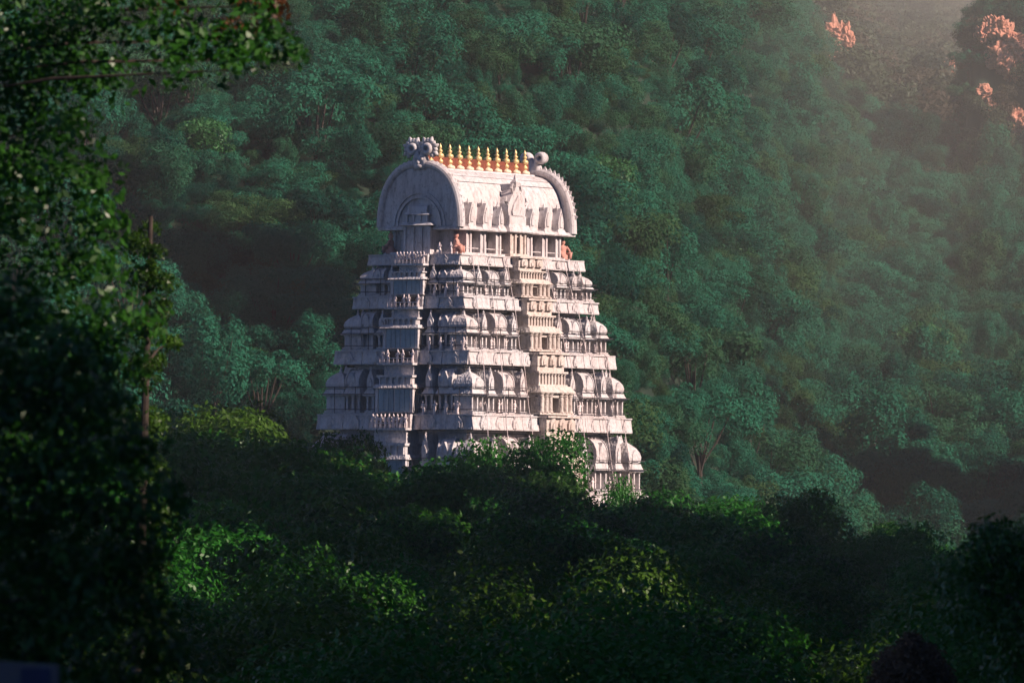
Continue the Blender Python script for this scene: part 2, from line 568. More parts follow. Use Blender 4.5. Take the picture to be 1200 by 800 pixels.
# the ~140 largest crowns stand on their own as trees one can tell apart, the rest is one mass
order = np.argsort(-SC / Y)
solo = set(order[:140].tolist())
rest = [(X[i], Y[i], Z[i] - 1.6 * SC[i]) for i in range(len(X)) if i not in solo]
rest_sc = [SC[i] for i in range(len(X)) if i not in solo]
X3, Y3 = jitter_grid(-100, 100, 670, 1250, 2.7, 25)      # undergrowth between the crowns
Z3 = terrain(X3, Y3)
U3 = 600 + X3 / Y3 * FPX
keep = in_view(X3, Y3) & (Z3 / Y3 * FPX < 640) & (Y3 > np.interp(U3, [0, 300, 600, 800, 900, 1000, 1200], Y0) - 30) & (np.hypot(X3 - TC.x, Y3 - 640) > 26)
g3 = np.random.default_rng(26)
for a_, b_, c_ in zip(X3[keep], Y3[keep], Z3[keep]):
    q_ = float(g3.uniform(.26, .46))
    rest.append((a_, b_, c_ - 3.6 * q_)); rest_sc.append(q_)
hf = scatter_stuff("hillside_forest", rest, hill_kinds)
hf.data.attributes["sc"].data.foreach_set("value", np.array(rest_sc, np.float32))
tag(hf, "dense dark teal green forest covering the hill behind the temple tower", "forest", kind="stuff")
for i in order[:140]:
    k = hill_kinds[i % 6]
    px = 600 + X[i] / Y[i] * FPX
    if px < 420:
        lab, grp = "big rounded tree crown on the dark hillside left of the white tower", "big trees on the hillside left of the tower"
    elif px < 700:
        lab, grp = "big rounded tree crown on the hillside above the tower roof", "big trees on the hillside above the tower"
    else:
        lab, grp = "big rounded tree crown on the hazy hillside right of the tower", "big trees on the hillside right of the tower"
    plant_tree("hillside_tree", k, (X[i], Y[i], Z[i] - 1.6 * SC[i]), random.uniform(0, 6.28), float(SC[i]) * 1.08, lab, "tree", grp)

M_HILL2 = leafmat("bright hillside leaves", (.008, .065, .022), (.045, .18, .05), .3, .5, .3, .3)
bright = [(tree_kind(61, 3.4, 2.7, 11, 5.4, 3000, .17, M_HILL2, 5.2, .22, M_BARK))]
for px, py, sc, lab in (
        (703, 238, 1.25, "bright green tree crown just right of the wagon roof"),
        (722, 268, .9, "smaller bright green crown below the one right of the wagon roof"),
        (585, 84, .6, "small vivid green crown high on the hill above the roof finials"),
        (238, 184, 1.0, "rounded lighter crown at upper left beside the dark framing tree"),
        (300, 428, .5, "small yellowish green crown low on the dark hillside left of the tower"),
        (845, 300, 1.0, "lighter green crown on the slope far right of the tower"),
        (1085, 432, 1.2, "lighter green crown low on the right-hand spur")):
    p = ground_hit(px, py, 690, 2400, 3.0)
    if p is None: continue
    f_ = p.y / 800
    plant_tree("hillside_tree", bright[0], (p.x, p.y, p.z - 4.2 * sc * f_), px, sc * f_, lab, "tree", None)

# right shoulder and the far ridge
far_kinds = [tree_kind(21, 4.4, 3.0, 10, 5.4, 1500, .3, M_FAR, 5.2, .24, M_BARK), tree_kind(22, 3.6, 3.3, 9, 5.8, 1300, .3, M_FAR, 5.4, .22, M_BARK)]
X, Y = jitter_grid(105, 210, 2150, 2700, 6.5, 6)
Z = terrain(X, Y)
keep = in_view(X, Y) & (Z / Y * FPX < 680) & (Z / Y * FPX > -190) & (X / Y * FPX > 450)
X2, Y2 = jitter_grid(112, 172, 2150, 2290, 2.6, 16)      # the steep nose of the shoulder
k2 = in_view(X2, Y2) & clear_of_rocks(X2, Y2)
keep &= clear_of_rocks(X, Y)
X, Y = np.concatenate([X, X2]), np.concatenate([Y, Y2])
Z = terrain(X, Y)
keep = np.concatenate([keep, k2])
o = scatter_stuff("shoulder_forest", [(a, b, c - .6) for a, b, c in zip(X[keep], Y[keep], Z[keep])], far_kinds, seed=4)
tag(o, "brownish hazy forest on the hill shoulder at the right edge", "forest", kind="stuff")
X, Y = jitter_grid(80, 520, 2560, 6900, 15, 9)
Z = terrain(X, Y)
U = 600 + X / Y * FPX
keep = (U > 840) & (U < 1235) & (Z / Y * FPX < 660) & (Z / Y * FPX > -190) & clear_of_rocks(X, Y)
o = scatter_stuff("far_ridge_forest", [(a, b, c - 2.5) for a, b, c in zip(X[keep], Y[keep], Z[keep])], far_kinds, seed=5)
o.data.attributes["sc"].data.foreach_set("value", np.random.default_rng(1).uniform(2.0, 3.4, len(o.data.vertices)).astype(np.float32))
tag(o, "pale forest on the far ridge fading into the bright haze at top right", "forest", kind="stuff")

# ------------------------------------------------------------------ temple tower
tower = empty("temple_tower", (TC.x, TC.y, 0), TH)
tag(tower, "tall white carved temple gateway tower rising above the dark trees", "temple tower")


def face_map(k, hl, hw):
    """k: 0 long front, 1 near end, 2 long back, 3 far end -> f(s, n, z); n = 0 at the half extents"""
    if k == 0: return lambda s, n, z: (s, -(hw + n), z)
    if k == 1: return lambda s, n, z: (-(hl + n), -s, z)
    if k == 2: return lambda s, n, z: (-s, hw + n, z)
    return lambda s, n, z: (hl + n, s, z)


def fbox(mb, F, s0, s1, n0, n1, z0, z1):
    c = [F(s, n, z) for z in (z0, z1) for (s, n) in ((s0, n0), (s1, n0), (s1, n1), (s0, n1))]
    mb.add(c, [(3, 2, 1, 0), (4, 5, 6, 7), (0, 1, 5, 4), (1, 2, 6, 5), (2, 3, 7, 6), (3, 0, 4, 7)])


def fprism_s(mb, F, prof, s0, s1):
    """(n, z) outline drawn along s"""
    mb.loft([[F(s, n, z) for n, z in prof] for s in (s0, s1)])


def fprism_n(mb, F, prof, n0, n1):
    """(s, z) outline drawn along n"""
    mb.loft([[F(s, n, z) for s, z in prof] for n in (n0, n1)])


def ring_prism(mb, prof, hl, hw):
    """(n, z) outline carried round the whole rectangle"""
    n = len(prof)
    vs, fs = [], []
    for (sx, sy) in ((-1, -1), (1, -1), (1, 1), (-1, 1)):
        for (o, z) in prof:
            vs.append((sx * (hl + o), sy * (hw + o), z))
    for c in range(4):
        d = (c + 1) % 4
        for j in range(n):
            k = (j + 1) % n
            fs.append((c * n + j, d * n + j, d * n + k, c * n + k))
    mb.add(vs, fs)


def arch_profile(cx, z0, w, h, n=9, pinch=.9, point=.0):
    """horseshoe arch outline: starts pinched at the foot, swells, closes in a low point"""
    pts = [(cx - w * .5 * pinch, z0)]
    for i in range(n):
        a = math.pi * (1.06 - 1.12 * i / (n - 1))
        r = 1.0
        pts.append((cx + w * .5 * math.cos(a) * r, z0 + h * .42 + (h * .5) * math.sin(a)))
    pts.append((cx + w * .5 * pinch, z0))
    k = 1 + n // 2 + (n % 2 == 0)
    m = len(pts) // 2
    pts[m] = (cx, z0 + h * (1 + point))
    return pts


def pilasters(mb, F, s0, s1, n0, n1, z0, z1, count, w):
    for i in range(count):
        c = s0 + w / 2 + (s1 - s0 - w) * (i / (count - 1) if count > 1 else .5)
        fbox(mb, F, c - w / 2, c + w / 2, n0, n1, z0, z1 - .12)
        fbox(mb, F, c - w * .85, c + w * .85, n0, n1 + .05, z1 - .12, z1)


def flare(mb, F, s0, s1, nb, nf, z0, z1, over):
    """overhanging curved eave with returns on its sides"""
    rings = []
    for t, e in ((0, .82), (.12, 1.0), (.45, .62), (.8, .28), (1, .2)):
        z = z0 + (z1 - z0) * t
        rings.append([F(s0 - over * e, nb, z), F(s1 + over * e, nb, z), F(s1 + over * e, nf + over * e, z), F(s0 - over * e, nf + over * e, z)])
    mb.loft(rings)


def shrine(mb, F, kind, s, w, nb, nf, z0, H):
    """a miniature shrine: foot, pillared wall, eave and roof. nb back, nf front of its wall"""
    a, b = s - w / 2, s + w / 2
    zp, zc = z0 + .40 * H, z0 + .56 * H
    fbox(mb, F, a - .1, b + .1, nb, nf + .14, z0, z0 + .05 * H)
    fbox(mb, F, a + .06, b - .06, nb, nf - .42, z0 + .05 * H, zp)
    pilasters(mb, F, a, b, nf - .44, nf, z0 + .05 * H, zp, 2 if w < 1.2 else (3 if w < 1.9 else 4), .17)
    flare(mb, F, a, b, nb, nf, zp, zc, .26)
    zr = z0 + H
    for q in ((a + b) / 2,) if kind != 'sala' else ():
        nq = nf - w / 2 if kind == 'kuta' else nf - .12
        mb.loft([[F(q + e * cs, nq + e * sn, z) for cs, sn in ((-1, -1), (1, -1), (1, 1), (-1, 1))] for e, z in ((.07, zr + .0), (.11, zr + .12), (.04, zr + .2), (.07, zr + .27), (.01, zr + .46))])
    if kind == 'kuta':                       # square dome
        c = (a + b) / 2; hw_ = w / 2; nc = nf - hw_
        rings = []
        for t, e in ((0, .86), (.08, 1.02), (.3, 1.08), (.5, .98), (.7, .74), (.86, .4), (.95, .16), (1.12, .05)):
            z = zc + (zr - zc) * t
            rings.append([F(c - hw_ * e, nc - hw_ * e, z), F(c + hw_ * e, nc - hw_ * e, z), F(c + hw_ * e, nc + hw_ * e, z), F(c - hw_ * e, nc + hw_ * e, z)])
        mb.loft(rings)
        fprism_n(mb, F, arch_profile(c, zc + .05, w * .5, (zr - zc) * .6), nf - .3, nf + .12)
    elif kind == 'sala':                     # wagon roof along the wall
        d = nf - nb
        prof = [(nb, zc)] + [(nb + d * (.5 + .56 * math.cos(t)), zc + (zr - zc) * (.25 + .78 * math.sin(t))) for t in [math.pi * (1 - i / 8) for i in range(9)]] + [(nf, zc)]
        fprism_s(mb, F, prof, a + .08, b - .08)
        for e0, e1 in ((a - .02, a + .07), (b - .07, b + .02)):
            fprism_s(mb, F, [(n_ + (.06 if n_ > nb + d / 2 else -.0), z_ + .07 * (z_ > zc)) for n_, z_ in prof], e0, e1)
        fprism_n(mb, F, arch_profile(s, zc + .02, w * .42, (zr - zc) * .78, point=.1), nb + d * .5, nf + .14)
        for t in (-.3, 0, .3):
            fbox(mb, F, s + t * w - .05, s + t * w + .05, nb + d * .45, nb + d * .55, zr, zr + .16)
    else:                                    # gable roof across the wall
        fprism_n(mb, F, arch_profile(s, zc, w * .92, (zr - zc) * 1.02, point=.14), nb, nf + .02)
        fprism_n(mb, F, arch_profile(s, zc + .1, w * .55, (zr - zc) * .6, point=.05), nf + .02, nf + .12)


def figurine_mesh(seed, h=1.0):
    """small standing plaster figure, arms raised or folded"""
    g = random.Random(seed)
    mb = MB()
    sway = g.uniform(-.05, .05)
    prof = [(0, .15, .11), (.06, .14, .11), (.25, .12, .09), (.45, .135, .10), (.52, .10, .08), (.62, .12, .085), (.72, .16, .09), (.78, .14, .08), (.81, .05, .05), (.835, .05, .05), (.86, .075, .075), (.91, .08, .085), (.95, .065, .07), (.98, .05, .05), (1.08, .015, .015)]
    rings = [[(sway * math.sin(z * 6) + rx * math.cos(t), ry * math.sin(t), z) for t in [2 * math.pi * i / 10 for i in range(10)]] for z, rx, ry in prof]
    mb.loft(rings)
    for sx in (-1, 1):
        up = g.random() < .5
        if up:
            tube(mb, [(sx * .15, 0, .74), (sx * .27, -.06, .64), (sx * .25, -.14, .84)], [.045, .038, .028], 6)
        else:
            tube(mb, [(sx * .15, 0, .74), (sx * .24, .0, .56), (sx * .1, -.14, .52)], [.045, .038, .028], 6)
    for i, v in enumerate(mb.v):
        mb.v[i] = (v[0] * h, v[1] * h, v[2] * h)
    o = mb.build("figurine", M_STAT, link=False, smooth=True)
    return o.data


FIGS = [figurine_mesh(i, .95) for i in range(5)]

# band i: (half W, half L, z top, z bottom); shrines i stand below it, on band i+1
BW = [8.8, 10.7, 12.9, 15.0, 17.1, 19.0]
BL = [19.1, 20.9, 22.7, 24.8, 27.0, 29.0]
SW = [10.0, 11.9, 14.2, 16.2, 18.2]
SL = [20.2, 22.0, 23.8, 26.2, 28.2]
ZT = [21.0, 17.5, 13.05, 7.8, 1.45, -6.2]
ZB = [20.15, 16.55, 11.95, 6.6, 0.1, -7.6]

for i in range(5):
    tier = MB()
    z_top, z_b, z_f = ZT[i], ZB[i], ZT[i + 1]
    H = z_b - z_f
    # core wall behind the shrines
    hw, hl = SW[i] / 2 - 1.9, SL[i] / 2 - 1.9
    tier.loft([[(-hl, -hw, z), (hl, -hw, z), (hl, hw, z), (-hl, hw, z)] for z in (z_f - .3, z_top - .1)])
    for zz, oo in ((z_b - .12, .22), (z_b - .34, .12), (z_f + .62 * H, .14)):
        ring_prism(tier, [(-.2, zz - .09), (oo, zz - .09), (oo + .05, zz), (-.2, zz + .03)], hl, hw)
    hw, hl = SW[i] / 2, SL[i] / 2
    # foot ledge the shrines stand on
    ring_prism(tier, [(-2.1, z_f + .01), (.16, z_f + .01), (.2, z_f + .05), (.2, z_f + .13), (-2.1, z_f + .16)], hl, hw)
    zs = z_f + .16
    HS = (H - .16) * .88
    for k in (2, 3):                          # far sides, out of sight: same shrines, in the tier's own mesh
        F = face_map(k, hl, hw)
        span = hl if k == 2 else hw
        for sg in (-1, 1):
            for t, kd, wd in ((.30, 'panjara', 1.0), (.55, 'sala', 2.2 if k == 2 else 1.4), (.78, 'panjara', .9)):
                shrine(tier, F, kd, sg * span * t, wd * (.84 + .06 * i), -2.0, -.1, zs, HS)
    # corner shrines of the far corner
    cwid = 1.5 + .12 * i
    shrine(tier, face_map(2, hl, hw), 'kuta', -hl + cwid / 2, cwid, -cwid, 0, zs, HS)
    T = tier.build("tier", M_CARVED, tower)

    # overhanging band of panels
    band = MB()
    bw, bl = BW[i] / 2, BL[i] / 2
    hb = z_top - z_b
    ring_prism(band, [(-1.6, z_b - .02), (-.02, z_b - .02), (-.08, z_top - .05), (-1.6, z_top - .02)], bl, bw)
    g = random.Random(i)
    for k in (0, 1, 2, 3):
        F = face_map(k, bl, bw)
        half = bl if k in (0, 2) else bw
        n = max(4, round(half * 2 / 1.25))
        for j in range(n):
            a = -half + 2 * half * j / n; b = a + 2 * half / n
            o1 = g.uniform(0, .05) + (.10 if (j % 4 in (1, 2)) else .0)
            prof = [(-.1, z_b - .04), (.13 + o1, z_b - .04), (.15 + o1, z_b + .06), (.08 + o1, z_b + .3 * hb), (.01 + o1, z_b + .75 * hb), (.0 + o1, z_top - .1), (-.1, z_top - .1)]
            e0 = .12 if j == 0 else -.022
            e1 = .12 if j == n - 1 else -.022
            fprism_s(band, F, prof, a - e0 * (k % 2 == 0), b + e1 * (k % 2 == 0)) if j in (0, n - 1) else fprism_s(band, F, prof, a + .022, b - .022)
        for j in range(max(2, n // 2)):
            s_ = -half + 2 * half * (j + .5) / max(2, n // 2) + g.uniform(-.12, .12)
            if k < 2 and abs(s_) > (2.6 if k == 0 else 2.1):
                fprism_n(band, F, arch_profile(s_, z_b + .1, .62 + .05 * i, hb * .72, point=.12), .05, .26)
                fprism_n(band, F, arch_profile(s_, z_b + .14, .34, hb * .42), .26, .31)
        # lip along the top
        fbox(band, F, -half - .1, half + .1, -.3, .16, z_top - .09, z_top + .004 * (k + 1))
    band.build("cornice", M_CARVED, T)

    # shrines of the two sides in view, each its own mesh
    for k in (0, 1):
        F = face_map(k, hl, hw)
        span = hl if k == 0 else hw
        items = []
        for sg in (-1, 1):
            if k == 0:
                items += [(sg * span * .325, 'panjara', .95), (sg * span * .53, 'sala', 2.1), (sg * span * .74, 'panjara', 1.0)]
            else:
                items += [(sg * span * .40, 'panjara', .85), (sg * span * .645, 'sala', 1.55)]
        for s_, kd, wd in items:
            m = MB()
            shrine(m, F, kd, s_ + random.uniform(-.07, .07), wd * (.74 + .055 * i) * random.uniform(.93, 1.07), -2.0, -.08 + random.uniform(-.06, .04), zs, HS * random.uniform(.95, 1.04) * (1.0 if kd != 'panjara' else .95))
            m.build("miniature_shrine", M_CARVED, T)
    for sx, sy in ((-1, -1), (1, -1), (-1, 1)):
        m = MB()
        F = face_map(0 if sy < 0 else 2, hl, hw)
        sgn = sx if sy < 0 else -sx
        shrine(m, F, 'kuta', sgn * (hl - cwid / 2), cwid, -cwid, 0, zs, HS * .97)
        m.build("corner_shrine", M_CARVED, T)

    # dark pipes carrying the festival lights round each tier
    rail = MB()
    for zz, o1, rr in ((zs + .43 * HS, .38, .035), (zs + .60 * HS, .30, .03), (z_f + .42, .32, .03)):
        ring_prism(rail, [(o1 - rr, zz - rr), (o1 + rr, zz - rr), (o1 + rr, zz + rr), (o1 - rr, zz + rr)], hl, hw)
    for k in (0, 1):
        F = face_map(k, hl, hw)
        span = hl if k == 0 else hw
        for j in range(7):
            s_ = -span + 2 * span * (j + .5) / 7
            fbox(rail, F, s_ - .022, s_ + .022, .30, .345, z_f + .1, zs + .6 * HS)
    rail.build("light_pipe", M_DARK, T)

    # projecting centre bay of the long side: doorway between pillars
    F = face_map(0, hl, hw)
    bay = MB()
    bwid = 2.15 + .14 * i
    nf, nb = .62, -2.0
    zc1 = zs + .50 * HS
    dw = .52 + .06 * i
    dh = zs + .40 * HS
    fbox(bay, F, -bwid - .25, bwid + .25, nb, nf + .22, z_f + .14, zs + .04 * HS)
    for sg in (-1, 1):                        # wall pieces left and right of the opening
        s0, s1 = sorted((sg * dw, sg * bwid))
        fbox(bay, F, s0, s1, nb, nf, zs + .04 * HS, zc1)
    fbox(bay, F, -dw, dw, nb, nf - .01, dh, zc1)
    for s_ in (-bwid + .16, -bwid * .62, -dw - .2, dw + .2, bwid * .62, bwid - .16):
        c = [(.17 * math.cos(t), .17 * math.sin(t)) for t in [2 * math.pi * q / 10 for q in range(10)]]
        rr = [(1.35, 0), (1.3, .07), (.95, .1), (.85, .8), (1.3, .86), (.9, .9), (1.45, .97), (1.45, 1.0)]
        z0, z1 = zs + .04 * HS, zc1
        bay.loft([[F(s_ + x * e, nf + .1 + y * e, z0 + (z1 - z0) * t) for x, y in c] for e, t in rr])
    flare(bay, F, -bwid, bwid, nb, nf, zc1, zc1 + .17 * HS, .34)
    zf = zc1 + .17 * HS
    fbox(bay, F, -bwid + .15, bwid - .15, nb, nf - .2, zf, zf + .04 * HS)
    fbox(bay, F, -bwid + .35, bwid - .35, nb, nf - .45, zf + .04 * HS, z_b + .02)
    pilasters(bay, F, -bwid + .35, bwid - .35, nf - .45, nf - .3, zf + .04 * HS, zf + .30 * HS, 9, .14)
    fbox(bay, F, -bwid + .1, bwid - .1, nb, nf - .16, zf + .30 * HS, zf + .35 * HS)
    fbox(bay, F, -bwid + .3, bwid - .3, nb, nf - .4, z_b + .02, z_top - .12)
    fbox(bay, F, -bwid + .1, bwid - .1, nb, nf - .1, z_top - .12, z_top + .03)
    for q in (-.55, 0, .55):
        fprism_n(bay, F, arch_profile(q * bwid, z_b + .06, .95, hb * .8 + .1), nf - .4, nf - .2)
        fprism_n(bay, F, arch_profile(q * bwid, z_b + .12, .5, hb * .5), nf - .2, nf - .12)
    bay.build("doorway_bay", M_WARM, T)
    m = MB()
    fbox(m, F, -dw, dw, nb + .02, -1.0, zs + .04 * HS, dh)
    m.build("doorway", M_HOLE_SHADE, T)

    # projecting centre bay of the near end: a broad plain panel
    F = face_map(1, hl, hw)
    bay = MB()
    bwid = 1.55 + .12 * i
    nf = .75
    zp = zs + .56 * HS
    fbox(bay, F, -bwid - .15, bwid + .15, nb, nf + .15, z_f + .14, zs + .03)
    fbox(bay, F, -bwid + .12, bwid - .12, nb, nf - .08, zs + .03, zp)
    for s_ in (-bwid + .1, bwid - .1):
        fbox(bay, F, s_ - .14, s_ + .14, nf - .3, nf, zs + .03, zp)
    for q in range(3):
        fbox(bay, F, bwid - .12, bwid - .02, -.9 + q * .5, -.72 + q * .5, zs + .03, zp)
    flare(bay, F, -bwid, bwid, nb, nf, zp, zp + .1 * HS, .22)
    fbox(bay, F, -bwid + .2, bwid - .2, nb, nf - .25, zp + .1 * HS, zp + .26 * HS)
    pilasters(bay, F, -bwid + .25, bwid - .25, nf - .25, nf - .12, zp + .1 * HS, zp + .26 * HS, 6, .12)
    fbox(bay, F, -bwid + .05, bwid - .05, nb, nf - .05, zp + .26 * HS, zp + .31 * HS)
    fbox(bay, F, -bwid + .35, bwid - .35, nb, nf - .7, zp + .31 * HS, z_b - .1)
    fbox(bay, F, -bwid + .05, bwid - .05, nb, nf - .12, z_b - .1, z_b + .08)
    for s_ in (-bwid + .22, bwid - .22):
        fbox(bay, F, s_ - .15, s_ + .15, nb, -.1, z_b + .08, z_top + .01)
    bay.build("end_bay", M_CARVED, T)
    m = MB()
    for a, b in ((-bwid + .3, -.06), (.06, bwid - .3)):
        fbox(m, F, a, b, nf - .1, nf - .03, zs + .1, zp - .08)
        for q in (.33, .66):
            c_ = a + (b - a) * q
            fbox(m, F, c_ - .03, c_ + .03, nf - .1, nf + .01, zs + .1, zp - .08)
        fbox(m, F, a, b, nf - .1, nf + .0, zs + .1 + (zp - zs) * .62, zs + .18 + (zp - zs) * .62)
    m.build("blind_panel", M_PANEL, T)
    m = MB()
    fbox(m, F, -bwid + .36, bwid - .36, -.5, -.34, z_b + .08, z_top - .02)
    m.build("niche_shade", M_HOLE_SHADE, T)  # thin slab coloured near-black as the shade of a deeper recess
    # figures along the ledges, thick on the end bay, sparse elsewhere
    Fb = face_map(1, bl, bw)
    dn = hl - bl                              # figures of the bay stand on its own roof ledge
    row = [(q * (bwid * .21), dn + .2, z_b + .1) for q in range(-4, 5)] if i in (0, 3) else [(q * bwid * .27, dn + .2, z_b + .1) for q in (-3, -2, 0, 1, 3)]
    row += [(bwid + .8 + 1.1 * q, -.02, z_top + .02) for q in range(4) if bwid + .8 + 1.1 * q < bw - .2]
    m = MB()
    fbox(m, F, -bwid + .2, bwid - .2, .50, .54, z_b + .42, z_b + .48)
    fbox(m, F, -bwid + .2, bwid - .2, .50, .54, z_b + .18, z_b + .22)
    for q in range(8):
        s_ = -bwid + .22 + (2 * bwid - .44) * q / 7
        fbox(m, F, s_ - .03, s_ + .03, .495, .545, z_b + .06, z_b + .48)
    m.build("ledge_railing", M_STAT, T)
    for j, (s_, n_, zz_) in enumerate(row):
        o = bpy.data.objects.new("figurine", FIGS[(j * 3 + i) % 5])
        COL.objects.link(o); o.parent = T
        o.location = Fb(s_, n_, zz_)
        o.rotation_euler = (0, 0, R(-90) + random.uniform(-.4, .4))
        o.scale = (.95 + .06 * i,) * 3
    Fb = face_map(0, hl, hw)                  # guardians standing in the gaps between the shrines
    for j, t in enumerate((-.86, -.635, -.43, .43, .635, .86)):
        o = bpy.data.objects.new("figurine", FIGS[(j * 2 + i) % 5])
        COL.objects.link(o); o.parent = T
        o.location = Fb(t * hl, -.12, z_f + .16)
        o.rotation_euler = (0, 0, random.uniform(-.4, .4))
        o.scale = (.95 + .1 * i,) * 3

for t in (-.86, -.62, -.31, .34, .64, .87):    # strings of lamps hung down the long side
    m = MB()
    pts = []
    for i in range(5):
        pts.append((t * BL[i] / 2, -(BW[i] / 2 + .30), ZT[i] - .1))
        pts.append((t * SL[i] / 2, -(SW[i] / 2 + .42), ZT[i + 1] + .3))
    for a, b in zip(pts, pts[1:]):
        tube(m, [a, b], [.028, .028], 4)
    m.build("light_string", M_STAT, tower)

m = MB()
m.loft([[(-a, -b, z), (a, -b, z), (a, b, z), (-a, b, z)] for a, b, z in ((15.2, 10.2, -15.8), (15.2, 10.2, -14.6), (14.5, 9.5, -14.5), (14.3, 9.3, -8.2), (14.8, 9.8, -7.9), (14.8, 9.8, -7.65))])
m.build("base_storey", M_STONE, tower)

# neck and wagon roof
z0, ze, zr = ZT[0], 23.15, 28.15
nw, nl = 7.3 / 2, 17.8 / 2
m = MB()
m.loft([[(-a, -b, z), (a, -b, z), (a, b, z), (-a, b, z)] for a, b, z in ((nl - 1.0, nw - 1.0, z0 - .1), (nl - 1.0, nw - 1.0, ze + .3))])
ring_prism(m, [(-1.2, z0 + .03), (-.05, z0 + .03), (-.05, z0 + .22), (-1.2, z0 + .25)], nl, nw)
neck = m.build("neck", M_PLASTER, tower)


def roof_section(wd, z0, h, n=22, swell=1.0):
    """horseshoe section of the wagon roof, (y, z)"""
    pts = []
    for i in range(n + 1):
        a = math.pi * (1 - i / n)
        c, s_ = math.cos(a), math.sin(a)
        pts.append((wd * math.copysign(abs(c) ** .82, c) * swell, z0 + h * max(0.0, s_) ** .86))
    return pts


m = MB()
rw = nw - .5
sec = [(-rw - .1, ze)] + roof_section(rw, ze + .22, zr - ze - .22) + [(rw + .1, ze)]
m.loft([[(x, y, z) for y, z in sec] for x in (-nl + .25, nl - .25)])
ring_prism(m, [(-.9, ze - .12), (.34, ze - .12), (.36, ze + .02), (.12, ze + .2), (-.9, ze + .24)], nl - .15, nw)
roof = m.build("wagon_roof", M_PLASTER, tower)
# two raised battens near the ridge
m = MB()
for frac in (.80, .90):
    for sy in (-1, 1):
        y = None
        for (ya, za), (yb, zb) in zip(sec, sec[1:]):
            t = ze + frac * (zr - ze)
            if (za - t) * (zb - t) <= 0 and za != zb and (ya + yb) * sy > 0:
                y = ya + (yb - ya) * (t - za) / (zb - za)
        if y is not None:
            m.loft([[(x, y + sy * dy, t + dz) for dy, dz in ((-.1, -.1), (.05, -.1), (.08, -.03), (-.1, .0))] for x in (-nl + .6, nl - .6)])
m.build("batten", M_DARK, roof)
# ridge slab and dark red ridge board the finials stand against
m = MB()
m.loft([[(x, y, z) for y, z in ((-.75, zr - .22), (.75, zr - .22), (.5, zr + .10), (-.5, zr + .10))] for x in (-nl + .8, nl - .8)])
m.build("ridge_slab", M_PLASTER, roof)
m = MB()
m.loft([[(x, y, z) for y, z in ((-.07, zr + .1), (.07, zr + .1), (.05, zr + 1.05), (-.05, zr + 1.05))] for x in (-nl + 1.0, nl - 1.0)])
m.build("ridge_board", M_RUST, roof)


def lathe(mb, prof, seg=14):
    mb.loft([[(r * math.cos(2 * math.pi * j / seg), r * math.sin(2 * math.pi * j / seg), z) for j in range(seg)] for r, z in prof])


fb = MB()
lathe(fb, [(.30, 0), (.42, .05), (.46, .16), (.40, .28), (.22, .36), (.16, .42)])
fin_base = fb.build("finial_base", M_BASE, link=False, smooth=True).data
fg = MB()
lathe(fg, [(.15, .40), (.26, .46), (.33, .56), (.30, .66), (.16, .72), (.13, .80), (.30, .86), (.40, .98), (.36, 1.12), (.20, 1.2), (.12, 1.24), (.20, 1.3), (.26, 1.38), (.22, 1.46), (.10, 1.5), (.10, 1.56), (.16, 1.62), (.15, 1.74), (.08, 1.86), (.02, 2.0)])
fin_gold = fg.build("finial", M_GOLD, link=False, smooth=True).data
for j in range(11):
    x = -nl + 1.55 + j * (2 * nl - 3.1) / 10
    o = bpy.data.objects.new("finial", fin_gold); COL.objects.link(o); o.parent = roof
    o.location = (x, 0, zr + .06); o.scale = (.82, .82, 1.06)
    o = bpy.data.objects.new("finial_base", fin_base); COL.objects.link(o); o.parent = roof
    o.location = (x, 0, zr + .06)

